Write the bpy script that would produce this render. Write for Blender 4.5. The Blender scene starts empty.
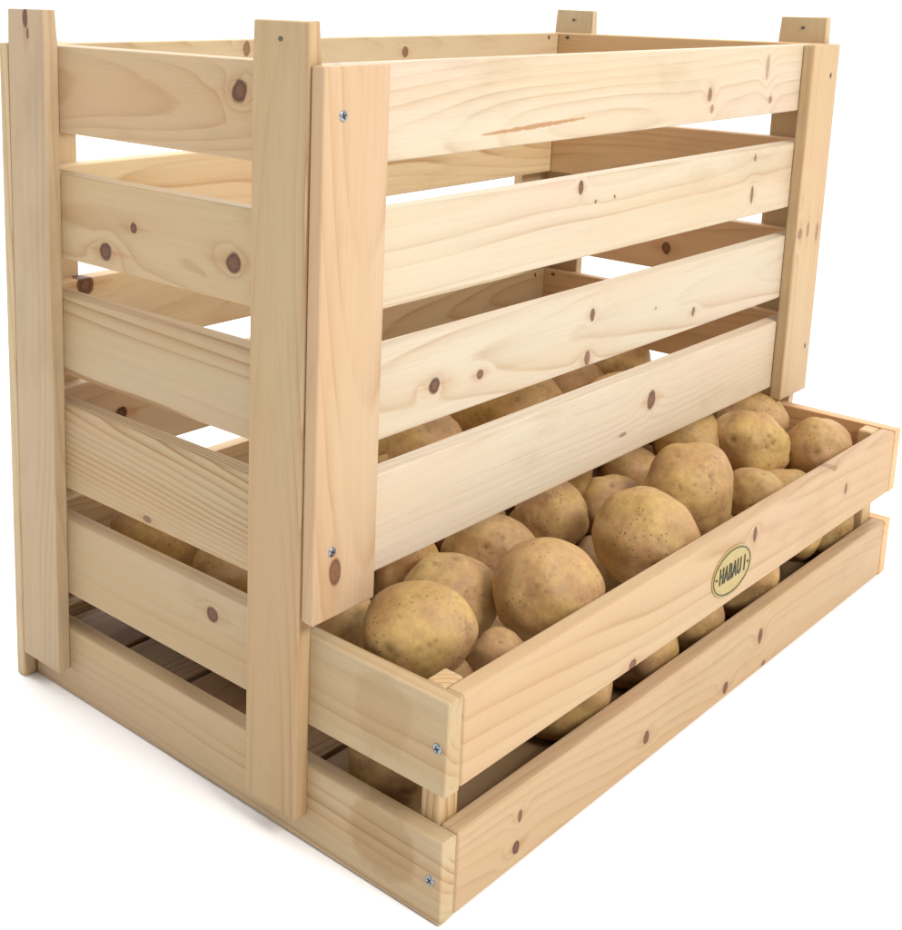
import bpy, bmesh, math, random
from mathutils import Vector, Matrix, noise

sc = bpy.context.scene
# ------------------------------------------------------------------ camera
CAM_LOC = (-0.46945, -0.43776, 0.46773)
CAM_ROT = (1.360428, -0.017822, -0.799895)
cam_d = bpy.data.cameras.new('camera')
cam = bpy.data.objects.new('camera', cam_d)
sc.collection.objects.link(cam)
cam.location = CAM_LOC
cam.rotation_euler = CAM_ROT
cam_d.sensor_fit = 'HORIZONTAL'
cam_d.sensor_width = 36.0
cam_d.lens = 1297.137 / 902 * 36.0
cam_d.shift_x = (451 - 297.27) / 902
cam_d.shift_y = -(465 - 265.017) / 902
cam_d.clip_start = 0.01
cam_d.clip_end = 2000
sc.camera = cam

# ------------------------------------------------------------------ light: made-up white surround and one softbox
WORLD, BACK = 0.80, 2.4
world = bpy.data.worlds.new('World')
sc.world = world
world.use_nodes = True
wn, wl = world.node_tree.nodes, world.node_tree.links
bg = wn['Background']
tc = wn.new('ShaderNodeTexCoord')
sep = wn.new('ShaderNodeSeparateXYZ')
wl.new(tc.outputs['Generated'], sep.inputs[0])
rmp = wn.new('ShaderNodeMapRange')          # surround dimmed to the left to keep that side shaded
rmp.inputs['From Min'].default_value = -1.0
rmp.inputs['From Max'].default_value = 0.6
rmp.inputs['To Min'].default_value = 0.15
rmp.inputs['To Max'].default_value = 1.0
wl.new(sep.outputs['X'], rmp.inputs['Value'])
rz = wn.new('ShaderNodeMapRange')           # and brightest overhead
rz.inputs['From Min'].default_value = 0.3
rz.inputs['From Max'].default_value = 1.0
rz.inputs['To Min'].default_value = 0.64
rz.inputs['To Max'].default_value = 2.8
wl.new(sep.outputs['Z'], rz.inputs['Value'])
mul = wn.new('ShaderNodeMath'); mul.operation = 'MULTIPLY'
wl.new(rmp.outputs[0], mul.inputs[0]); wl.new(rz.outputs[0], mul.inputs[1])
mu2 = wn.new('ShaderNodeMath'); mu2.operation = 'MULTIPLY'; mu2.inputs[1].default_value = WORLD
wl.new(mul.outputs[0], mu2.inputs[0])
rb = wn.new('ShaderNodeMapRange')           # glow added behind the crate to whiten the far floor
rb.inputs['From Min'].default_value = -0.1
rb.inputs['From Max'].default_value = 1.0
rb.inputs['To Min'].default_value = 0.0
rb.inputs['To Max'].default_value = BACK
dt = wn.new('ShaderNodeVectorMath'); dt.operation = 'DOT_PRODUCT'
dt.inputs[1].default_value = (0.35, 0.937, 0.0)
wl.new(tc.outputs['Generated'], dt.inputs[0])
wl.new(dt.outputs['Value'], rb.inputs['Value'])
ad = wn.new('ShaderNodeMath'); ad.operation = 'ADD'
wl.new(mu2.outputs[0], ad.inputs[0]); wl.new(rb.outputs[0], ad.inputs[1])
wl.new(ad.outputs[0], bg.inputs['Strength'])
bg.inputs['Color'].default_value = (0.985, 0.99, 1.0, 1)

def softbox(loc, target, size, power, col):
    d = bpy.data.lights.new('softbox', 'AREA')
    d.shape = 'SQUARE'; d.size = size; d.energy = power; d.color = col
    o = bpy.data.objects.new('softbox', d)
    sc.collection.objects.link(o)
    o.location = loc
    o.rotation_euler = (Vector(target) - Vector(loc)).to_track_quat('-Z', 'Y').to_euler()
    return o
softbox((-0.06, -2.5, 2.3), (0.3, 0.0, 0.2), 1.0, 84, (1.0, 0.968, 0.915))

sc.view_settings.view_transform = 'Standard'
sc.view_settings.look = 'None'
sc.view_settings.exposure = 0.0
sc.view_settings.gamma = 1.0

# ------------------------------------------------------------------ node helpers
class Nodes:
    def __init__(self, name):
        self.m = bpy.data.materials.new(name)
        self.m.use_nodes = True
        self.nt = self.m.node_tree
        self.b = self.nt.nodes['Principled BSDF']
    def new(self, t, **kw):
        n = self.nt.nodes.new(t)
        for k, v in kw.items():
            setattr(n, k, v)
        return n
    def link(self, a, b):
        self.nt.links.new(a, b)
    def put(self, sock, v):
        if isinstance(v, bpy.types.NodeSocket):
            self.link(v, sock)
        elif v is not None:
            sock.default_value = v
    def math(self, op, a, b=None, c=None, clamp=False):
        n = self.new('ShaderNodeMath', operation=op, use_clamp=clamp)
        self.put(n.inputs[0], a); self.put(n.inputs[1], b); self.put(n.inputs[2], c)
        return n.outputs[0]
    def vec(self, op, a, b=None):
        n = self.new('ShaderNodeVectorMath', operation=op)
        self.put(n.inputs[0], a); self.put(n.inputs[1], b)
        return n.outputs['Value'] if op in ('LENGTH', 'DOT_PRODUCT', 'DISTANCE') else n.outputs[0]
    def noise(self, v, scale, detail=2.0, rough=0.5):
        n = self.new('ShaderNodeTexNoise')
        self.put(n.inputs['Vector'], v)
        n.inputs['Scale'].default_value = scale
        n.inputs['Detail'].default_value = detail
        n.inputs['Roughness'].default_value = rough
        return n.outputs['Fac']
    def ramp(self, f, stops):
        n = self.new('ShaderNodeValToRGB')
        e = n.color_ramp.elements
        while len(e) < len(stops):
            e.new(0.5)
        for el, (p, c) in zip(e, stops):
            el.position = p
            el.color = (c, c, c, 1) if isinstance(c, (int, float)) else (*c, 1)
        self.link(f, n.inputs[0])
        return n.outputs[0]
    def mix(self, f, a, b, blend='MIX'):
        n = self.new('ShaderNodeMix', data_type='RGBA', blend_type=blend)
        self.put(n.inputs[0], f)
        for s, v in ((n.inputs[6], a), (n.inputs[7], b)):
            if isinstance(v, tuple):
                s.default_value = (*v, 1)
            else:
                self.link(v, s)
        return n.outputs[2]
    def smooth(self, v, lo, hi, a=0.0, b=1.0):
        n = self.new('ShaderNodeMapRange', interpolation_type='SMOOTHSTEP')
        self.put(n.inputs[0], v)
        for i, x in zip((1, 2, 3, 4), (lo, hi, a, b)):
            n.inputs[i].default_value = x
        return n.outputs[0]
    def bump(self, h, strength, dist, normal=None):
        n = self.new('ShaderNodeBump')
        n.inputs['Strength'].default_value = strength
        n.inputs['Distance'].default_value = dist
        self.link(h, n.inputs['Height'])
        if normal is not None:
            self.link(normal, n.inputs['Normal'])
        return n.outputs[0]

# ------------------------------------------------------------------ pine: growth rings in the solid, knots, resin, stains
PALE, LATE = (0.530, 0.416, 0.256), (0.325, 0.178, 0.066)
_seed = [0]
def pine(knots=(), stains=(), streaks=(), tone=(1, 1, 1), flat=None, contrast=None, heart=None):
    """knots: (x, z, rx, rz, darkness) on the board's own length/width axes, metres"""
    _seed[0] += 1
    rnd = random.Random(_seed[0] * 7919 + 11)
    N = Nodes('pine_%d' % _seed[0])
    t = N.new('ShaderNodeTexCoord')
    P0 = t.outputs['Object']
    off = (rnd.uniform(-9, 9), rnd.uniform(-9, 9), rnd.uniform(-9, 9))
    P = N.vec('ADD', P0, off)
    flatxz = N.vec('MULTIPLY', P0, (1, 0, 1))
    bend = None; core = None; halo = None; kcol = None
    for (kx, kz, rx, rz_, dk) in knots:
        d = N.vec('MULTIPLY', N.vec('SUBTRACT', flatxz, (kx, 0, kz)), (1 / rx, 0, 1 / rz_))
        wob = N.math('MULTIPLY', N.math('SUBTRACT', N.noise(P, 0.55 / max(rx, rz_), 2), 0.5), 0.75)
        r = N.math('ADD', N.vec('LENGTH', d), wob)
        # grain swings around the knot: stretch along the board
        dl = N.vec('LENGTH', N.vec('MULTIPLY', d, (0.42, 0, 0.8)))
        g = N.math('POWER', 2.718, N.math('MULTIPLY', N.math('MULTIPLY', dl, dl), -0.55))
        g = N.math('MULTIPLY', N.math('MULTIPLY', g, rz_ * 1.3), N.smooth(N.noise(P, 40, 2), 0.25, 0.7, 0.3, 1.3))
        c = N.smooth(r, 1.12, 0.78)
        c = N.math('MULTIPLY', c, min(1.0, dk + 0.15))
        # pale rings inside and a dark bark edge
        rings = N.math('MULTIPLY_ADD', N.math('SINE', N.math('MULTIPLY_ADD', N.noise(P, 3.0 / max(rx, rz_), 3), 5.0, N.math('MULTIPLY', r, rnd.uniform(5.0, 10.0)))), 0.22, rnd.uniform(0.45, 0.75))
        edge = N.smooth(N.math('ABSOLUTE', N.math('SUBTRACT', r, 0.9)), 0.28, 0.02)
        v = N.math('MAXIMUM', rings, edge)
        v = N.math('MULTIPLY', v, c)
        h = N.math('MULTIPLY', N.smooth(N.vec('LENGTH', N.vec('MULTIPLY', d, (0.30, 0, 0.75))), rnd.uniform(0.9, 1.4), 0.3), rnd.uniform(0.22, 0.5) * dk)
        wk = N.vec('LENGTH', N.vec('MULTIPLY', d, (rnd.uniform(0.16, 0.26), 0, rnd.uniform(1.6, 2.6))))
        wk = N.math('MULTIPLY', N.smooth(N.math('ADD', wk, wob), 1.0, 0.1), rnd.uniform(0.35, 0.75) * dk)
        h = N.math('MAXIMUM', h, wk)
        bend = g if bend is None else N.math('ADD', bend, g)
        core = c if core is None else N.math('MAXIMUM', core, c)
        kcol = v if kcol is None else N.math('MAXIMUM', kcol, v)
        halo = h if halo is None else N.math('MAXIMUM', halo, h)
    # distance from the pith, wandering along the board
    S = N.vec('MULTIPLY', P, (2.2, 7.0, 7.0))
    n1 = N.new('ShaderNodeTexNoise')
    N.link(S, n1.inputs['Vector']); n1.inputs['Scale'].default_value = 1.0; n1.inputs['Detail'].default_value = 2.0
    wv = N.vec('MULTIPLY', N.vec('SUBTRACT', n1.outputs['Color'], (0.5, 0.5, 0.5)), (0, 0.042, 0.026))
    cy = flat if flat is not None else rnd.choice((-1, 1)) * rnd.uniform(0.012, 0.032)
    cz = heart if heart is not None else rnd.uniform(-0.035, 0.035)
    Q = N.vec('ADD', N.vec('ADD', P0, wv), (0, -cy, -cz))
    tilt = N.new('ShaderNodeSeparateXYZ'); N.link(P0, tilt.inputs[0])
    Q = N.vec('MULTIPLY', Q, (0, 1, 1))
    d = N.vec('LENGTH', Q)
    d = N.math('ADD', d, N.math('MULTIPLY', tilt.outputs[0], rnd.choice((-1, 1)) * rnd.uniform(0.015, 0.055)))
    if bend is not None:
        d = N.math('ADD', d, bend)
    S2 = N.vec('MULTIPLY', P, (5.0, 60.0, 60.0))
    d = N.math('ADD', d, N.math('MULTIPLY', N.noise(S2, 1.0, 3), 0.0022))
    ring = rnd.choice((0.0032, 0.0042, 0.0055, 0.0075)) * rnd.uniform(0.9, 1.15)
    ph = N.math('FRACT', N.math('MULTIPLY', d, 1 / ring))
    late = N.ramp(ph, [(0.0, 0.05), (0.35, 0.10), (0.72, 0.45), (0.90, 1.0), (0.97, 0.45), (1.0, 0.05)])
    # ring strength varies from ring to ring
    rs = N.noise(N.vec('MULTIPLY', P, (1.2, 45.0, 45.0)), 1.0, 2)
    con = contrast if contrast is not None else rnd.uniform(0.65, 1.0)
    late = N.math('MULTIPLY', late, N.math('MULTIPLY', N.smooth(rs, 0.34, 0.70, 0.05, 1.35), con))
    col = N.mix(late, PALE, LATE)
    # broad warm and cool bands, fine fibre
    big = N.noise(N.vec('MULTIPLY', P, (3.0, 22.0, 22.0)), 1.0, 3)
    col = N.mix(N.smooth(big, 0.35, 0.72, 0, 0.6), col, (0.515, 0.350, 0.178))
    pk = N.noise(N.vec('MULTIPLY', P, (4.0, 12.0, 12.0)), 1.0, 2)
    col = N.mix(N.smooth(pk, 0.45, 0.75, 0, 0.42), col, (0.545, 0.362, 0.235))
    fib = N.noise(N.vec('MULTIPLY', P, (14.0, 900.0, 900.0)), 1.0, 2)
    col = N.mix(1.0, col, N.ramp(fib, [(0.25, 0.94), (0.75, 1.04)]), 'MULTIPLY')
    pores = N.noise(N.vec('MULTIPLY', P, (60.0, 1500.0, 1500.0)), 1.0, 1)
    col = N.mix(N.smooth(pores, 0.66, 0.78, 0, 0.22), col, (0.35, 0.22, 0.11))
    gr = N.noise(N.vec('MULTIPLY', P, (9.0, 22.0, 22.0)), 1.0, 4, 0.62)      # handling grime
    col = N.mix(N.smooth(gr, 0.54, 0.74, 0, 0.75), col, (0.87, 0.84, 0.80), 'MULTIPLY')
    for (sx, sz, srx, srz, amt, scol) in stains:
        dd = N.vec('LENGTH', N.vec('MULTIPLY', N.vec('SUBTRACT', flatxz, (sx, 0, sz)), (1 / srx, 0, 1 / srz)))
        dd = N.math('ADD', dd, N.math('MULTIPLY', N.math('SUBTRACT', N.noise(P, 38, 5, 0.65), 0.5), 1.5))
        f = N.math('MULTIPLY', N.smooth(dd, 1.16, 0.80), amt)
        col = N.mix(f, col, scol, 'MULTIPLY')
    for (x0, z0, x1, z1, w, scol) in streaks:     # thin resin pockets
        a = Vector((x0, 0, z0)); bvec = Vector((x1, 0, z1)) - a
        Lb = bvec.length; ub = bvec / Lb; nb = Vector((-ub.z, 0, ub.x))
        rel = N.vec('SUBTRACT', flatxz, tuple(a))
        s = N.math('DIVIDE', N.vec('DOT_PRODUCT', rel, tuple(ub)), Lb)
        q = N.math('ABSOLUTE', N.vec('DOT_PRODUCT', rel, tuple(nb)))
        prof = N.math('MULTIPLY', N.math('MULTIPLY', s, N.math('SUBTRACT', 1.0, s)), 4 * w)
        prof = N.math('MULTIPLY', prof, N.smooth(N.noise(P, 160, 2), 0.2, 0.6, 0.4, 1.2))
        f = N.smooth(N.math('SUBTRACT', q, prof), 0.0008, -0.0003)
        f = N.math('MULTIPLY', f, N.smooth(prof, 0.0001, 0.0004))
        col = N.mix(N.math('MULTIPLY', f, 0.85), col, scol)
    if core is not None:
        col = N.mix(halo, col, (0.37, 0.155, 0.050))
        kc = N.mix(kcol, (0.230, 0.098, 0.042), (0.052, 0.021, 0.011))
        col = N.mix(core, col, kc)
    vr = rnd.uniform(-0.045, 0.045); vb = rnd.uniform(-0.03, 0.03)      # no two boards quite alike
    tone = (tone[0] * (1 + vr), tone[1] * (1 + vr - vb * .4), tone[2] * (1 + vr - vb * 1.4))
    if True:
        col = N.mix(1.0, col, tone, 'MULTIPLY')
    N.link(col, N.b.inputs['Base Color'])
    rg = N.smooth(fib, 0.2, 0.8, 0.50, 0.68)
    N.link(rg, N.b.inputs['Roughness'])
    N.b.inputs['Specular IOR Level'].default_value = 0.35
    hgt = N.math('ADD', N.math('MULTIPLY', late, 0.4), N.math('MULTIPLY', fib, 0.6))
    N.link(N.bump(hgt, 0.22, 0.0006), N.b.inputs['Normal'])
    return N.m

def plain(name, col, rough, metal=0.0):
    N = Nodes(name)
    n = N.noise(N.new('ShaderNodeTexCoord').outputs['Object'], 900, 2)
    c = N.mix(1.0, col, N.ramp(n, [(0.3, 0.85), (0.7, 1.1)]), 'MULTIPLY')
    N.link(c, N.b.inputs['Base Color'])
    N.b.inputs['Roughness'].default_value = rough
    N.b.inputs['Metallic'].default_value = metal
    return N.m

# ------------------------------------------------------------------ object helpers
COL = sc.collection
def link_mesh(name, bm, mats, parent=None, smooth_angle=None):
    me = bpy.data.meshes.new(name)
    bm.to_mesh(me); bm.free()
    for m in (mats if isinstance(mats, (list, tuple)) else [mats]):
        me.materials.append(m)
    o = bpy.data.objects.new(name, me)
    COL.objects.link(o)
    if parent is not None:
        o.parent = parent
    return o

def thing(name, label, cat, loc, group=None):
    o = bpy.data.objects.new(name, None)
    COL.objects.link(o)
    o.empty_display_size = 0.05
    o.location = loc
    o['label'] = label; o['category'] = cat
    if group:
        o['group'] = group
    return o

def box_bm(lx, ly, lz, bevel, jitter=0.0, seed=0):
    bm = bmesh.new()
    bmesh.ops.create_cube(bm, size=1.0)
    rnd = random.Random(seed)
    for v in bm.verts:
        v.co = Vector((v.co.x * lx, v.co.y * ly, v.co.z * lz))
        v.co += Vector((rnd.uniform(-1, 1), rnd.uniform(-1, 1) * .3, rnd.uniform(-1, 1))) * jitter
    if bevel:
        bmesh.ops.bevel(bm, geom=list(bm.edges), offset=bevel, segments=3, profile=0.6, affect='EDGES')
    for f in bm.faces:
        f.smooth = False
    return bm

# board frames: (length axis, thickness axis, width axis)
FR = {'x': Matrix(((1, 0, 0), (0, 1, 0), (0, 0, 1))),
      'y': Matrix(((0, -1, 0), (1, 0, 0), (0, 0, 1))),
      'zx': Matrix(((0, 0, 1), (0, -1, 0), (1, 0, 0))),
      'zy': Matrix(((0, 1, 0), (0, 0, 1), (1, 0, 0))),
      'fx': Matrix(((1, 0, 0), (0, 0, -1), (0, 1, 0)))}    # lies flat, length x, width y->...

def board(name, frame, lo, hi, parent, knots=(), stains=(), streaks=(), bevel=0.0013, label=None, taper=None, **kw):
    """lo, hi: world corners. knots etc. are given in world (along length, along width)."""
    M = FR[frame]
    lo, hi = Vector(lo), Vector(hi)
    c = (lo + hi) / 2
    s = hi - lo
    Mi = M.transposed()
    loc = Mi @ s
    dims = [abs(v) for v in loc]
    cl = Mi @ c
    sgn = [1, 1, 1]
    kn = [(k[0] - cl.x, k[1] - cl.z, *k[2:]) for k in knots]
    stn = [(k[0] - cl.x, k[1] - cl.z, *k[2:]) for k in stains]
    stk = [(k[0] - cl.x, k[1] - cl.z, k[2] - cl.x, k[3] - cl.z, *k[4:]) for k in streaks]
    mat = pine(kn, stn, stk, **kw)
    bm = box_bm(*dims, bevel, 0.0004, _seed[0])
    if taper:                                  # the end above local x = taper[0] narrows
        x0, ty, tz = taper
        x0 -= cl.x
        bmesh.ops.bisect_plane(bm, geom=list(bm.verts) + list(bm.edges) + list(bm.faces), plane_co=(x0, 0, 0), plane_no=(1, 0, 0))
        for v in bm.verts:
            if v.co.x > x0 + 1e-5:
                f = (v.co.x - x0) / (dims[0] / 2 - x0)
                if v.co.y * ty > 0: v.co.y -= ty * f
                v.co.z -= math.copysign(tz * f, v.co.z)
    o = link_mesh(name, bm, mat, parent)
    o.matrix_world = Matrix.Translation(c) @ M.to_4x4()
    if label:
        o['label'] = label
    return o
# ------------------------------------------------------------------ the floor
Nf = Nodes('white_floor')
fn = Nf.noise(Nf.new('ShaderNodeTexCoord').outputs['Object'], 3.0, 3)
Nf.link(Nf.mix(1.0, (0.95, 0.95, 0.95), Nf.ramp(fn, [(0.2, 0.985), (0.8, 1.0)]), 'MULTIPLY'), Nf.b.inputs['Base Color'])
Nf.b.inputs['Roughness'].default_value = 0.85
Nf.b.inputs['Specular IOR Level'].default_value = 0.1
bm = bmesh.new()
bmesh.ops.create_circle(bm, cap_ends=True, segments=96, radius=600.0)
fl = link_mesh('floor', bm, Nf.m)
fl['kind'] = 'structure'

# ------------------------------------------------------------------ the crate
L, W, D = 0.600, 0.2585, 0.0940
T, TP, WP, TB, WB = 0.0118, 0.0097, 0.0396, 0.0094, 0.0512
ZT, ZPB, ZBT, ZBB = 0.4522, 0.0187, 0.4311, 0.1378
TOPS = [0.4312, 0.3533, 0.2770, 0.2048, 0.1257, 0.0482]
BOTS = [0.3789, 0.3001, 0.2244, 0.1470, 0.0733, 0.0006]
G = 0.0006
crate = thing('potato_crate', 'slatted natural pine crate with open front tray, filled with potatoes', 'crate', (L / 2, W / 2, 0))
bpy.context.view_layer.update()

M_steel = plain('zinc_screw', (0.30, 0.33, 0.37), 0.33, 1.0)
M_slot = plain('screw_slot', (0.03, 0.03, 0.035), 0.6, 0.6)
def screw(parent, pos, normal, r=0.0028, roll=0.4):
    """cross-head screw, sunk a little; head lies at pos facing normal"""
    bm = bmesh.new()
    n = 20
    prof = [(1.0, -0.0004), (1.0, 0.0002), (0.93, 0.0005), (0.55, 0.0007), (0.0, 0.0007)]
    rows = []
    for (f, h) in prof[:-1]:
        rows.append([bm.verts.new((r * f * math.cos(2 * math.pi * i / n), r * f * math.sin(2 * math.pi * i / n), h)) for i in range(n)])
    top = bm.verts.new((0, 0, prof[-1][1]))
    for a, b in zip(rows, rows[1:]):
        for i in range(n):
            bm.faces.new((a[i], a[(i + 1) % n], b[(i + 1) % n], b[i])).smooth = True
    for i in range(n):
        bm.faces.new((rows[-1][i], rows[-1][(i + 1) % n], top))
    for k in range(2):                       # cross slot
        a = roll + k * math.pi / 2
        u = Vector((math.cos(a), math.sin(a), 0)); w = Vector((-u.y, u.x, 0))
        q = [u * r * .62 + w * r * .13, -u * r * .62 + w * r * .13, -u * r * .62 - w * r * .13, u * r * .62 - w * r * .13]
        z = 0.00082 + k * 0.00004
        f = bm.faces.new([bm.verts.new((p.x, p.y, z)) for p in q])
        f.material_index = 1
    o = link_mesh('screw', bm, [M_steel, M_slot], parent)
    R = Vector((0, 0, 1)).rotation_difference(Vector(normal)).to_matrix().to_4x4()
    o.matrix_world = Matrix.Translation(Vector(pos)) @ R
    o.matrix_parent_inverse = Matrix.Identity(4)
    return o

M_hole = plain('nail_tip', (0.11, 0.08, 0.06), 0.6, 0.2)
def nail(parent, pos, normal, r=0.0016):
    """dark nail head or tip showing through the wood"""
    bm = bmesh.new()
    n = 12
    rim = [bm.verts.new((r * math.cos(2 * math.pi * i / n), r * math.sin(2 * math.pi * i / n) * 1.3, 0)) for i in range(n)]
    top = bm.verts.new((0, 0, 0.0005))
    for i in range(n):
        bm.faces.new((rim[i], rim[(i + 1) % n], top))
    o = link_mesh('nail', bm, M_hole, parent)
    R = Vector((0, 0, 1)).rotation_difference(Vector(normal)).to_matrix().to_4x4()
    o.matrix_world = Matrix.Translation(Vector(pos) + Vector(normal) * 0.0001) @ R
    return o

GREY_SHADE = (0.89, 0.855, 0.81)  # grey-beige wood of the left slats, darkened to hold that side's shade
# side slats, left then right; the two lowest run on to the tray front
side_knots = [
    [(0.059, 0.415, 0.0062, 0.0066, 1.0)],
    [(0.175, 0.311, 0.0062, 0.0058, 0.95), (0.148, 0.329, 0.0032, 0.0032, 0.8), (0.063, 0.322, 0.0064, 0.0068, 1.0)],
    [],
    [(0.137, 0.151, 0.004, 0.0022, 0.6)],
    [(0.078, 0.110, 0.0052, 0.0050, 0.85)],
    []]
STAIN = (0.83, 0.76, 0.66)
for i in range(6):
    y0 = 0.0 + G if i < 4 else -D
    st = []
    if i == 4: st = [(-0.050, 0.103, 0.019, 0.024, 0.8, (0.90, 0.86, 0.79))]
    if i == 5: st = [(-0.054, 0.030, 0.022, 0.020, 0.9, STAIN)]
    o = board('side_slat', 'y', (0, y0, BOTS[i]), (T, W - G, TOPS[i]), crate, side_knots[i], st, tone=GREY_SHADE,
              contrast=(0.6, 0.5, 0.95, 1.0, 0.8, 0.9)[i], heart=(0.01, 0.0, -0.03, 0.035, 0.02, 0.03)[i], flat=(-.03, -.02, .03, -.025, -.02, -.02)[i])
    if i == 4: screw(o, (0, -0.088, 0.099), (-1, 0, 0))
    if i == 5: screw(o, (0, -0.087, 0.024), (-1, 0, 0), roll=0.9)
    o = board('side_slat', 'y', (L - T, y0, BOTS[i]), (L, W - G, TOPS[i]), crate,
              [(0.12, BOTS[i] + 0.02, 0.005, 0.006, 0.8)] if i in (2, 4) else [], tone=(1.22, 1.04, 0.90), contrast=0.8)
    if i < 4:
        nail(o, (L - T, 0.237, TOPS[i] - 0.004), (-1, 0, 0), 0.0017)
# rear slats
rear_knots = [
    [(0.184, 0.424, 0.004, 0.0062, 0.6), (0.363, 0.418, 0.004, 0.0045, 0.7)],
    [], [(0.038, 0.272, 0.0072, 0.0072, 1.0)], [(0.067, 0.176, 0.0055, 0.005, 1.0)], [], []]
for i in range(6):
    o = board('rear_slat', 'x', (T + G, W - T, BOTS[i]), (L - T - G, W, TOPS[i]), crate, rear_knots[i], contrast=0.7, tone=(1.16, 1.15, 1.14))
    if i < 4:
        nail(o, (0.572, W - T, TOPS[i] - 0.004), (0, -1, 0), 0.0017)
# front slats: four above the tray
front_knots = [
    [(0.407, 0.398, 0.0032, 0.0052, 0.7), (0.412, 0.388, 0.0025, 0.0030, 0.5), (0.507, 0.390, 0.0028, 0.003, 0.6), (0.497, 0.415, 0.003, 0.010, 0.35)],
    [(0.243, 0.347, 0.0028, 0.0048, 0.8), (0.490, 0.317, 0.0028, 0.0085, 0.7), (0.490, 0.346, 0.0025, 0.003, 0.6), (0.2615, 0.336, 0.0012, 0.0014, 0.8), (0.285, 0.337, 0.001, 0.0014, 0.8)],
    [(0.100, 0.246, 0.0056, 0.0056, 0.95), (0.144, 0.244, 0.0032, 0.0034, 0.8), (0.267, 0.260, 0.003, 0.0046, 0.8), (0.264, 0.230, 0.0034, 0.0052, 0.75), (0.409, 0.238, 0.0026, 0.0036, 0.7), (0.352, 0.250, 0.0016, 0.0012, 0.5)],
    [(0.356, 0.181, 0.0062, 0.0076, 0.8), (0.319, 0.1635, 0.0055, 0.0016, 0.5)]]
for i in range(4):
    sk = [(0.128, 0.3875, 0.250, 0.3915, 0.0011, (0.34, 0.15, 0.045))] if i == 0 else []
    board('front_slat', 'x', (T + G, 0.0, BOTS[i]), (L - T - G, T, TOPS[i]), crate, front_knots[i], (), sk,
          contrast=(0.55, 0.65, 0.48, 0.28)[i], bevel=0.0016, flat=(-.03, -.024, -.03, -.035)[i], heart=(-.02, .03, .0, .03)[i], tone=(1.03, 1.115, 1.34) if i < 3 else (1.14, 1.22, 1.46))
# tray front
tray = board('tray_front', 'x', (T + G, -D, BOTS[4]), (L - T - G, -D + T, TOPS[4]), crate,
      [(0.337, 0.113, 0.0032, 0.0062, 0.8), (0.181, 0.0765, 0.0042, 0.0042, 0.75), (0.493, 0.103, 0.0026, 0.0046, 0.7), (0.468, 0.1255, 0.005, 0.002, 0.3)],
      contrast=0.55, bevel=0.0026, heart=0.035, flat=-.03, tone=(0.95, 0.875, 0.86))
board('tray_front', 'x', (T + G, -D, BOTS[5]), (L - T - G, -D + T, TOPS[5]), crate,
      [(0.362, 0.029, 0.0034, 0.0060, 0.8), (0.313, 0.0085, 0.0036, 0.0046, 0.8), (0.206, 0.018, 0.0036, 0.0044, 0.85), (0.067, 0.0125, 0.0034, 0.0044, 0.85), (0.069, 0.031, 0.0022, 0.0040, 0.7), (0.372, 0.0035, 0.003, 0.003, 0.6)],
      contrast=0.40, bevel=0.0026, heart=-0.03, flat=-.04, tone=(0.95, 0.875, 0.86))
# posts outside the side slats
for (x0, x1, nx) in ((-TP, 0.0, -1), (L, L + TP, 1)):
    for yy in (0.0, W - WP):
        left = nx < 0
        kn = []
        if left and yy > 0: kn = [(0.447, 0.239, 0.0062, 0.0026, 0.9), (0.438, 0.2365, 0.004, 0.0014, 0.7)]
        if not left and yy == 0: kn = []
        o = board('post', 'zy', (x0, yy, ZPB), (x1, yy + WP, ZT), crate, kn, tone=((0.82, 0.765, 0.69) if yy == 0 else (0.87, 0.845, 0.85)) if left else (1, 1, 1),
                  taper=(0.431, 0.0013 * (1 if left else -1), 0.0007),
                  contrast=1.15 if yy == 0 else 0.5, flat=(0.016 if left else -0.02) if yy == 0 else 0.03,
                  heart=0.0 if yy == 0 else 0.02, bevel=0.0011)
        face = -TP if left else L
        nail(o, (face, yy + WP * 0.5, ZT - 0.009), (-1, 0, 0), 0.0013)
# corner boards on the front and rear faces
INS = 0.0012
o = board('corner_board', 'zx', (-TP + INS, -TB, ZBB), (-TP + WB, -0.0002, ZBT), crate, [(0.164, 0.008, 0.0088, 0.0048, 0.75)],
          (), (), contrast=0.45, bevel=0.0017, heart=0.01, tone=(0.92, 0.83, 0.82), label='corner board with a reddish knot at its foot')
screw(o, (0.0055, -TB, 0.4065), (0, -1, 0))
screw(o, (0.0052, -TB, 0.1765), (0, -1, 0), roll=1.1)
o = board('corner_board', 'zx', (L + TP - WB, -TB, ZBB), (L + TP - INS, -0.0002, ZBT), crate,
          [(0.279, 0.565, 0.0045, 0.005, 0.45), (0.281, 0.580, 0.006, 0.003, 0.4), (0.277, 0.599, 0.008, 0.003, 0.4)], contrast=0.42, bevel=0.0017, tone=(0.98, 0.91, 0.85))
nail(o, (0.5945, -TB, 0.406), (0, -1, 0), 0.0018)
nail(o, (0.5985, -TB, 0.178), (0, -1, 0), 0.0018)
for x0 in (-TP, L + TP - WB):
    board('corner_board', 'zx', (x0, W + 0.0002, 0.0006), (x0 + WB, W + TB, ZBT), crate, tone=(1, 0.98, 0.94))
# tray corner blocks, inside the two front corners
BW, BD = 0.0165, 0.0125
for x0 in (T + 0.0002, L - T - BW - 0.0002):
    board('corner_block', 'zy', (x0, -D + T + 0.0002, 0.004), (x0 + BW, -D + T + BD, TOPS[4] - 0.0004), crate, bevel=0.0022, tone=(1.03, 0.98, 0.92))
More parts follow.
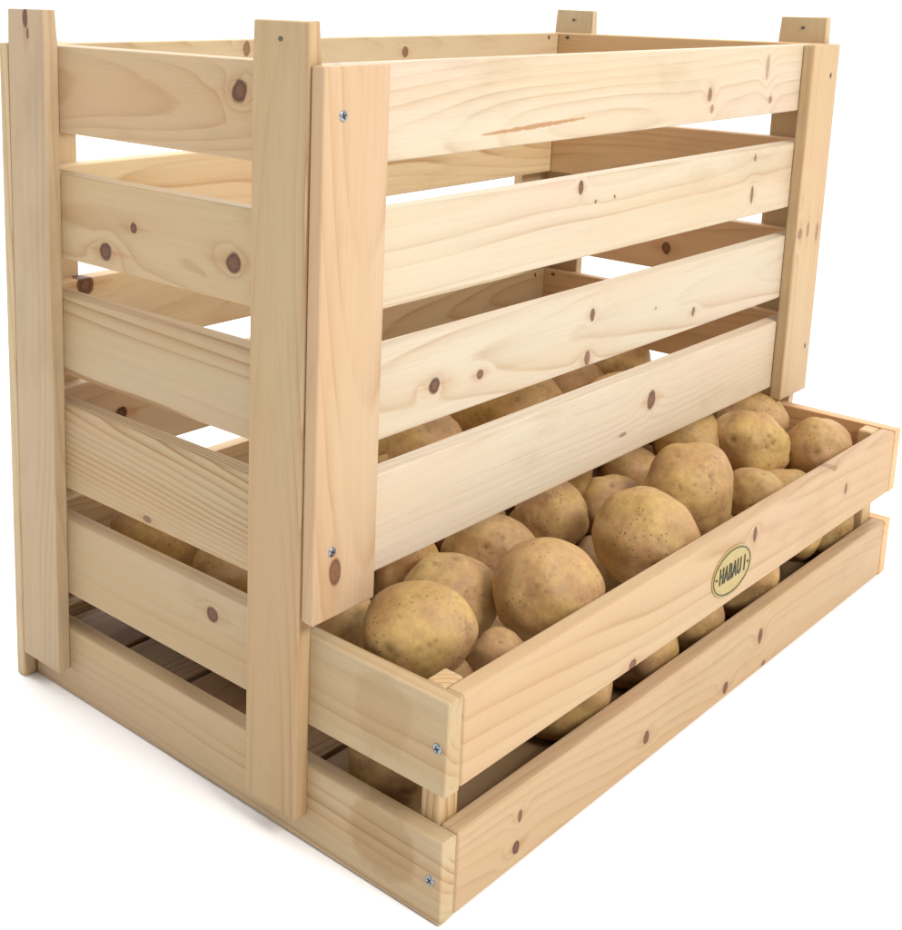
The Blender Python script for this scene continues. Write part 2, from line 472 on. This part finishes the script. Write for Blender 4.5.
# sloping slatted bottom, boards running along the crate
def floor_z(y):
    return 0.014 + min(max((y + 0.08) / 0.33, 0), 1) * 0.030
nb = 6
y_a, y_b = -D + T + 0.001, W - T - 0.001
step = (y_b - y_a) / nb
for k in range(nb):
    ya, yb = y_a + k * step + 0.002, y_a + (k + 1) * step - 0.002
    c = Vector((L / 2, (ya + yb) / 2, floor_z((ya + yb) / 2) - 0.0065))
    o = board('bottom_board', 'x', (T + 0.001, -0.004, -(yb - ya) / 2), (L - T - 0.001, 0.004, (yb - ya) / 2), crate, tone=(0.52, 0.44, 0.38))  # brown tone darkened to put the shade under the heap into the wood
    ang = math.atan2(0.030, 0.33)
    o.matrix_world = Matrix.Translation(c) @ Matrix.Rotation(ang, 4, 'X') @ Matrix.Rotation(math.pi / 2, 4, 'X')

# maker's badge: thin oval plate with rim and lettering
def ellipse(bm, a, b, y0, y1, mat, inner=None, n=64):
    """flat plate (or ring) in the XZ plane from y0 (back) to y1 (front)"""
    def ring(aa, bb, y):
        return [bm.verts.new((aa * math.cos(2 * math.pi * i / n), y, bb * math.sin(2 * math.pi * i / n))) for i in range(n)]
    o0, o1 = ring(a, b, y0), ring(a, b, y1)
    fs = []
    for i in range(n):
        j = (i + 1) % n
        fs.append(bm.faces.new((o0[i], o0[j], o1[j], o1[i])))
    if inner is None:
        fs.append(bm.faces.new(o1))
    else:
        i1 = ring(inner[0], inner[1], y1); i0 = ring(inner[0], inner[1], y0)
        for i in range(n):
            j = (i + 1) % n
            fs.append(bm.faces.new((o1[i], o1[j], i1[j], i1[i])))
            fs.append(bm.faces.new((i1[i], i1[j], i0[j], i0[i])))
    for f in fs:
        f.material_index = mat
M_gold = plain('badge_gold', (0.42, 0.315, 0.110), 0.42, 0.15)
M_ink = plain('badge_ink', (0.030, 0.026, 0.016), 0.5)
M_olive = plain('badge_rim', (0.085, 0.062, 0.018), 0.5)
BC = Vector((0.3047, -D, 0.0972))
bm = bmesh.new()
ellipse(bm, 0.0278, 0.0170, 0.0, -0.0008, 0)
ellipse(bm, 0.0266, 0.0158, -0.0006, -0.0011, 1, (0.0255, 0.0147))
bmesh.ops.recalc_face_normals(bm, faces=bm.faces)
badge = link_mesh('badge', bm, [M_gold, M_olive], crate)
badge['label'] = 'oval brass coloured badge reading HABAU on the tray front'
badge.matrix_world = Matrix.Translation(BC)
def lettering(txt, size, loc, xs=1.0, shear=0.0, bold=0.0):
    cu = bpy.data.curves.new('lettering', 'FONT')
    cu.body = txt; cu.size = size; cu.align_x = 'CENTER'; cu.align_y = 'CENTER'
    cu.extrude = 0.0002; cu.offset = bold; cu.space_character = 1.14
    tmp = bpy.data.objects.new('tmp', cu)
    COL.objects.link(tmp)
    me = bpy.data.meshes.new_from_object(tmp.evaluated_get(bpy.context.evaluated_depsgraph_get()))
    bpy.data.objects.remove(tmp)
    me.materials.clear(); me.materials.append(M_ink)
    me.name = 'lettering'
    o = bpy.data.objects.new('lettering', me)
    COL.objects.link(o)
    o.parent = badge
    o.matrix_world = Matrix.Translation(loc) @ Matrix.Rotation(math.pi / 2, 4, 'X') @ Matrix.Diagonal((xs, 1, 1, 1))
    return o
lettering('HABAU I', 0.0165, BC + Vector((0.0, -0.0011, 0.0)), 0.52, bold=0.00008)
for dx in (-0.0222, 0.0222):
    bm = bmesh.new()
    ellipse(bm, 0.0010, 0.0009, 0, -0.0004, 0, n=16)
    bmesh.ops.recalc_face_normals(bm, faces=bm.faces)
    o = link_mesh('dot', bm, M_ink, badge)
    o.matrix_world = Matrix.Translation(BC + Vector((dx, -0.0009, 0)))

# ------------------------------------------------------------------ potatoes
def potato_mat():
    N = Nodes('potato_skin')
    P = N.new('ShaderNodeTexCoord').outputs['Object']
    info = N.new('ShaderNodeObjectInfo')
    rv = N.new('ShaderNodeCombineXYZ')
    for i in range(3):
        N.link(N.math('MULTIPLY', info.outputs['Random'], (37.0, 91.0, 53.0)[i]), rv.inputs[i])
    P = N.vec('ADD', P, rv.outputs[0])
    eye = N.new('ShaderNodeAttribute', attribute_name='eye').outputs['Fac']
    big = N.noise(P, 22, 3, 0.6)
    col = N.mix(N.smooth(big, 0.36, 0.66), (0.445, 0.262, 0.122), (0.495, 0.318, 0.112))
    rus = N.noise(P, 38, 5, 0.68)
    col = N.mix(N.smooth(rus, 0.52, 0.74, 0, 0.65), col, (0.365, 0.185, 0.082))
    grn = N.noise(P, 15, 2)
    col = N.mix(N.smooth(grn, 0.55, 0.75, 0, 0.5), col, (0.56, 0.400, 0.140))
    net = N.noise(P, 190, 4, 0.7)
    col = N.mix(1.0, col, N.ramp(net, [(0.3, 0.80), (0.7, 1.14)]), 'MULTIPLY')
    vo = N.new('ShaderNodeTexVoronoi'); N.link(P, vo.inputs['Vector']); vo.inputs['Scale'].default_value = 300
    spot = N.math('MULTIPLY', N.smooth(vo.outputs['Distance'], 0.30, 0.14), N.smooth(N.noise(P, 34, 3, 0.6), 0.50, 0.66))
    col = N.mix(N.math('MULTIPLY', spot, 0.7), col, (0.15, 0.075, 0.032))
    soil = N.smooth(N.noise(P, 75, 6, 0.75), 0.58, 0.68)
    col = N.mix(N.math('MULTIPLY', soil, 0.6), col, (0.19, 0.110, 0.055))
    scuff = N.smooth(N.noise(N.vec('MULTIPLY', P, (1.0, 1.6, 0.8)), 55, 5, 0.7), 0.60, 0.66)
    col = N.mix(N.math('MULTIPLY', scuff, 0.35), col, (0.53, 0.39, 0.17))
    col = N.mix(N.math('MULTIPLY', eye, 0.80, clamp=True), col, (0.11, 0.055, 0.028))
    tint = N.math('MULTIPLY_ADD', N.math('FRACT', N.math('MULTIPLY', info.outputs['Random'], 17.31)), 0.24, 0.88)
    tv = N.new('ShaderNodeCombineXYZ')
    N.link(tint, tv.inputs[0]); N.link(tint, tv.inputs[1]); N.link(tint, tv.inputs[2])
    col = N.mix(1.0, col, tv.outputs[0], 'MULTIPLY')
    N.link(col, N.b.inputs['Base Color'])
    N.link(N.smooth(net, 0.3, 0.7, 0.50, 0.68), N.b.inputs['Roughness'])
    N.b.inputs['Specular IOR Level'].default_value = 0.36
    h = N.math('ADD', N.math('MULTIPLY', net, 0.5), N.math('MULTIPLY', spot, 0.5))
    h = N.math('ADD', h, N.math('MULTIPLY', rus, 1.2))
    N.link(N.bump(h, 0.30, 0.0012), N.b.inputs['Normal'])
    return N.m
M_pot = potato_mat()

def potato(idx, loc, rw, rh, label, sub=5, dots=()):
    """rw: half width across the view, rh: half height; loc: centre"""
    rnd = random.Random(idx * 101 + 5)
    bm = bmesh.new()
    bmesh.ops.create_icosphere(bm, subdivisions=sub, radius=1.0)
    lay = bm.verts.layers.float.new('eye')
    so = Vector((rnd.uniform(-50, 50), rnd.uniform(-50, 50), rnd.uniform(-50, 50)))
    eyes = []
    vd = (Vector(loc) - Vector(CAM_LOC)).normalized()     # long axis lies level, across the tray
    rx = vd.cross(Vector((0, 0, 1))).normalized()
    up = rx.cross(vd)
    ra = (rw + rh) / 2
    for (a, c, er, es) in dots:                            # the deep eyes seen on this potato
        eyes.append((rx * a + up * c - vd * math.sqrt(max(0.02, 1 - a * a - c * c)), er, es))
    for _ in range(9):
        v = Vector((rnd.gauss(0, 1), rnd.gauss(0, 1), rnd.gauss(0, 1))).normalized()
        eyes.append((v, rnd.uniform(0.05, 0.11), rnd.uniform(0.25, 0.8)))
    for v in bm.verts:
        n = v.co.normalized()
        k = 1.0 + 0.20 * (noise.noise(n * 0.8 + so)) + 0.075 * noise.noise(n * 1.9 + so * 1.3) + 0.008 * noise.noise(n * 6 + so)
        e = 0.0
        for (ev, er, es) in eyes:
            a = n.angle(ev)
            if a < er * 4:
                g = math.exp(-(a / er) ** 2)
                br = math.exp(-((a - er * 1.9) / (er * .8)) ** 2)
                k -= es * (0.042 * g) * min(1.0, er / 0.09)
                k += es * 0.010 * br
                e = max(e, es * math.exp(-(a / (er * 0.75)) ** 2))
        v[lay] = e
        x, y, z = n.dot(rx), n.dot(vd), n.dot(up)
        v.co = (rx * x * rw + vd * y * ra + up * z * rh) * k
    for f in bm.faces:
        f.smooth = True
    o = link_mesh('potato', bm, M_pot)
    o.location = loc
    o['label'] = label; o['category'] = 'potato'; o['group'] = 'potatoes in the crate'
    return o
POTATOES = [
    (196, 0.0475, -0.034, 0.1232, 0.0323, 0.0268, "big round potato at the tray's near left corner, beside the corner block", ((0.25, -0.2, 0.06, 0.6), (0.35, -0.1, 0.05, 0.6))),
    (199, 0.1349, 0.0079, 0.0981, 0.0312, 0.0287, 'yellow brown potato close behind the big one at the near left corner', ((0.5, 0.25, 0.07, 0.6),)),
    (202, 0.2072, 0.03, 0.0999, 0.0309, 0.0282, 'broad potato half under the lowest front slat, behind the large scratched one', ((-0.1, 0.1, 0.08, 0.8), (0.25, 0.35, 0.06, 0.7))),
    (205, 0.1588, -0.046, 0.1163, 0.0313, 0.0301, 'large scratched round potato leaning on the tray front, left of the largest one', ((0.05, 0.3, 0.06, 0.8), (0.12, 0.42, 0.06, 0.7), (-0.2, 0.0, 0.05, 0.7))),
    (208, 0.2896, 0.0352, 0.0971, 0.0266, 0.0302, 'shaded potato under the lowest front slat, left of the small one with a dark eye', ()),
    (211, 0.0941, -0.058, 0.1011, 0.0163, 0.0152, 'small potato against the tray front, just right of the big corner potato', ()),
    (214, 0.3573, 0.03, 0.0883, 0.0241, 0.0257, 'small yellowish potato with one dark eye on top, behind the largest one', ((0.1, 0.62, 0.1, 1),)),
    (217, 0.2763, -0.045, 0.1108, 0.0334, 0.0334, 'largest potato, at the middle of the tray front, up left of the badge', ((0.25, -0.5, 0.09, 0.9), (0.5, -0.1, 0.07, 0.7))),
    (220, 0.4428, 0.06, 0.0877, 0.0245, 0.0212, 'potato peeking from under the front slat behind the small one with a dark eye', ()),
    (223, 0.3658, -0.03, 0.1179, 0.0325, 0.0347, 'tall egg shaped potato standing behind and right of the largest one', ((0.45, 0.35, 0.07, 0.8), (0.5, 0.2, 0.06, 0.8), (0.1, 0.1, 0.05, 0.6))),
    (226, 0.4862, 0.0336, 0.112, 0.0279, 0.0279, 'shaded potato under the lowest front slat, left of the one with clustered eyes', ((0.1, -0.3, 0.09, 1),)),
    (229, 0.5086, -0.0125, 0.1128, 0.03, 0.0276, 'potato with a cluster of dark eyes, left of the rightmost one in the tray', ((-0.5, 0.05, 0.09, 1), (0.38, 0.3, 0.07, 1), (0.55, 0.12, 0.09, 1), (0.35, -0.05, 0.07, 1))),
    (232, 0.4247, -0.055, 0.1058, 0.0216, 0.0186, 'small potato against the tray front, between the egg shaped and the rightmost one', ((0.0, 0.3, 0.06, 0.7),)),
    (235, 0.5479, -0.0479, 0.1082, 0.0277, 0.0285, 'rightmost potato in the open tray, one round dark eye facing out', ((0.0, -0.08, 0.12, 1), (-0.1, 0.6, 0.07, 0.7))),
    (238, 0.5586, 0.012, 0.1156, 0.0289, 0.0255, 'potato below the foot of the right corner board, behind the rightmost one', ()),
    (241, 0.2906, -0.0001, 0.0621, 0.0198, 0.0283, 'dim potato glimpsed in the gap between the large scratched and the largest one', ()),
    (244, 0.0565, 0.025, 0.0999, 0.0223, 0.0246, "shaded potato below the left corner board's foot, behind the big corner potato", ()),
    (247, 0.1484, 0.0541, 0.0982, 0.0227, 0.0247, 'dark potato just right of the left corner board, under the lowest front slat', ()),
    (401, 0.221, 0.1, 0.1483, 0.0283, 0.0297, 'brown potato behind the gap above the lowest front slat, nearest the left corner board', ()),
    (404, 0.334, 0.11, 0.1555, 0.0417, 0.0371, 'widest potato behind the gap above the lowest front slat', ()),
    (407, 0.4901, 0.14, 0.1298, 0.0246, 0.0263, 'shaded potato right of the widest one, behind the gap above the lowest front slat', ()),
    (377, 0.18, -0.048, 0.0483, 0.033, 0.033, 'first whole potato right of the corner block in the gap between the tray fronts', ()),
    (380, 0.262, -0.049, 0.0472, 0.032, 0.032, 'potato below the low knot of the badged tray front, in the gap under it', ()),
    (383, 0.332, -0.05, 0.0452, 0.03, 0.03, 'potato in the gap between the tray front boards, just left of the badge', ()),
    (386, 0.408, -0.049, 0.0482, 0.033, 0.033, 'potato right below the badge, in the gap between the tray front boards', ()),
    (389, 0.556, -0.05, 0.0443, 0.029, 0.029, 'rightmost potato in the gap between the two tray front boards', ()),
    (374, 0.047, -0.024, 0.044, 0.029, 0.027, "low potato in the side gap below the tray's left board, near the front post", ()),
    (392, 0.493, -0.0462, 0.0692, 0.034, 0.034, "potato between the small front one and the rightmost, peeking over the tray front's rim", ()),
    (398, 0.06, 0.195, 0.102, 0.036, 0.036, 'long potato in the left side gap above the fifth slat, nearest the rear post', ()),
    (401, 0.055, 0.115, 0.098, 0.032, 0.032, 'potato in the left side gap above the fifth slat, beside the front post', ()),
    (0, 0.4577, 0.0374, 0.0501, 0.026, 0.026, 'potato buried in the heap, hidden beneath or behind other potatoes', ()),
    (1, 0.5604, 0.2189, 0.0683, 0.0276, 0.0276, 'potato buried in the heap, hidden beneath or behind other potatoes', ()),
    (2, 0.2389, 0.0771, 0.1001, 0.0292, 0.0292, 'potato buried in the heap, hidden beneath or behind other potatoes', ()),
    (3, 0.4519, -0.0127, 0.0458, 0.0263, 0.0263, 'potato buried in the heap, hidden beneath or behind other potatoes', ()),
    (4, 0.1131, 0.1563, 0.1099, 0.0322, 0.0322, 'potato buried in the heap, hidden beneath or behind other potatoes', ()),
    (5, 0.4379, 0.098, 0.0573, 0.0276, 0.0276, 'potato buried in the heap, hidden beneath or behind other potatoes', ()),
    (6, 0.3441, 0.1713, 0.0655, 0.0293, 0.0293, 'potato buried in the heap, hidden beneath or behind other potatoes', ()),
    (7, 0.5088, 0.0136, 0.054, 0.0322, 0.0322, 'potato buried in the heap, hidden beneath or behind other potatoes', ()),
    (8, 0.2375, 0.1402, 0.1033, 0.0283, 0.0283, 'potato buried in the heap, hidden beneath or behind other potatoes', ()),
    (9, 0.3873, 0.1331, 0.0624, 0.0296, 0.0296, 'potato buried in the heap, hidden beneath or behind other potatoes', ()),
    (10, 0.2077, 0.1782, 0.0689, 0.0319, 0.0319, 'potato buried in the heap, hidden beneath or behind other potatoes', ()),
    (11, 0.5542, 0.1441, 0.1353, 0.0339, 0.0339, 'potato top at the right end of the gap above the lowest front slat', ()),
    (12, 0.5004, 0.1369, 0.0645, 0.0314, 0.0314, 'potato buried in the heap, hidden beneath or behind other potatoes', ()),
    (13, 0.1099, 0.0013, 0.0486, 0.0278, 0.0278, 'potato buried in the heap, hidden beneath or behind other potatoes', ()),
    (14, 0.3403, 0.0056, 0.051, 0.0298, 0.0298, 'potato buried in the heap, hidden beneath or behind other potatoes', ()),
    (15, 0.5395, 0.0861, 0.1069, 0.0333, 0.0333, 'potato buried in the heap, hidden beneath or behind other potatoes', ()),
    (16, 0.3544, 0.1017, 0.0949, 0.0273, 0.0273, 'potato buried in the heap, hidden beneath or behind other potatoes', ()),
    (18, 0.2647, 0.1688, 0.0634, 0.0273, 0.0273, 'potato buried in the heap, hidden beneath or behind other potatoes', ()),
    (19, 0.2661, 0.1121, 0.0615, 0.0306, 0.0306, 'potato buried in the heap, hidden beneath or behind other potatoes', ()),
    (20, 0.3215, 0.1218, 0.0586, 0.0268, 0.0268, 'potato buried in the heap, hidden beneath or behind other potatoes', ()),
    (21, 0.5568, 0.1616, 0.0683, 0.0313, 0.0313, 'potato buried in the heap, hidden beneath or behind other potatoes', ()),
    (22, 0.1652, 0.2187, 0.0685, 0.0279, 0.0279, 'potato buried in the heap, hidden beneath or behind other potatoes', ()),
    (23, 0.1107, 0.0907, 0.1129, 0.0325, 0.0325, 'potato buried in the heap, hidden beneath or behind other potatoes', ()),
    (24, 0.3208, -0.0204, 0.0904, 0.0272, 0.0272, 'potato buried in the heap, hidden beneath or behind other potatoes', ()),
    (25, 0.4013, 0.0147, 0.0555, 0.0333, 0.0333, 'potato buried in the heap, hidden beneath or behind other potatoes', ()),
    (26, 0.514, 0.1778, 0.1043, 0.028, 0.028, 'potato buried in the heap, hidden beneath or behind other potatoes', ()),
    (27, 0.3311, 0.0604, 0.1154, 0.0253, 0.0253, 'narrow bit of potato between the shaded one and the small one with a dark eye', ()),
    (28, 0.1431, 0.1705, 0.0627, 0.0265, 0.0265, 'potato buried in the heap, hidden beneath or behind other potatoes', ()),
    (29, 0.4695, 0.0882, 0.1245, 0.0323, 0.0323, 'potato buried in the heap, hidden beneath or behind other potatoes', ()),
    (30, 0.2699, 0.0569, 0.0524, 0.0265, 0.0265, 'potato buried in the heap, hidden beneath or behind other potatoes', ()),
    (31, 0.3968, 0.1882, 0.0651, 0.0273, 0.0273, 'potato buried in the heap, hidden beneath or behind other potatoes', ()),
    (32, 0.1678, 0.0148, 0.0508, 0.0288, 0.0288, 'potato buried in the heap, hidden beneath or behind other potatoes', ()),
    (33, 0.3863, 0.0749, 0.0574, 0.0299, 0.0299, 'potato buried in the heap, hidden beneath or behind other potatoes', ()),
    (34, 0.3012, 0.2136, 0.0764, 0.0331, 0.0331, 'potato buried in the heap, hidden beneath or behind other potatoes', ()),
    (35, 0.1765, 0.1939, 0.113, 0.0253, 0.0253, 'potato buried in the heap, hidden beneath or behind other potatoes', ()),
    (37, 0.557, 0.0514, 0.0567, 0.0312, 0.0312, 'potato buried in the heap, hidden beneath or behind other potatoes', ()),
    (38, 0.4986, 0.0753, 0.059, 0.0316, 0.0316, 'potato buried in the heap, hidden beneath or behind other potatoes', ()),
    (39, 0.2436, 0.2215, 0.0659, 0.025, 0.025, 'potato buried in the heap, hidden beneath or behind other potatoes', ()),
    (40, 0.5058, 0.2186, 0.0686, 0.028, 0.028, 'potato buried in the heap, hidden beneath or behind other potatoes', ()),
    (41, 0.3265, 0.0644, 0.0584, 0.0319, 0.0319, 'potato buried in the heap, hidden beneath or behind other potatoes', ()),
    (42, 0.4103, 0.1038, 0.1098, 0.0317, 0.0317, 'potato buried in the heap, hidden beneath or behind other potatoes', ()),
    (43, 0.1515, 0.0964, 0.0627, 0.0333, 0.0333, 'potato buried in the heap, hidden beneath or behind other potatoes', ()),
    (44, 0.2022, 0.0635, 0.0551, 0.0286, 0.0286, 'potato buried in the heap, hidden beneath or behind other potatoes', ()),
    (45, 0.2081, 0.1192, 0.0603, 0.0288, 0.0288, 'potato buried in the heap, hidden beneath or behind other potatoes', ()),
    (46, 0.5618, 0.1071, 0.0568, 0.0263, 0.0263, 'potato buried in the heap, hidden beneath or behind other potatoes', ()),
    (47, 0.3618, 0.2136, 0.1063, 0.0331, 0.0331, 'potato buried in the heap, hidden beneath or behind other potatoes', ()),
    (48, 0.5546, 0.2131, 0.1322, 0.0336, 0.0336, 'potato buried in the heap, hidden beneath or behind other potatoes', ()),
    (49, 0.4475, 0.215, 0.0718, 0.0316, 0.0316, 'potato buried in the heap, hidden beneath or behind other potatoes', ()),
    (50, 0.2376, 0.0084, 0.0543, 0.0329, 0.0329, 'potato buried in the heap, hidden beneath or behind other potatoes', ()),
    (51, 0.1719, 0.1409, 0.1014, 0.0301, 0.0301, 'potato buried in the heap, hidden beneath or behind other potatoes', ()),
    (52, 0.4419, 0.1529, 0.0813, 0.0326, 0.0326, 'potato buried in the heap, hidden beneath or behind other potatoes', ()),
    (53, 0.2533, 0.196, 0.1149, 0.0318, 0.0318, 'narrow sliver of potato at the left corner board, above the lowest front slat', ()),
    (54, 0.4767, 0.216, 0.1256, 0.0306, 0.0306, 'potato buried in the heap, hidden beneath or behind other potatoes', ()),
]
for sd, x, y, z, a, b, lab, dots in POTATOES:
    potato(sd, (x, y, z), a, b, lab, 5, dots)
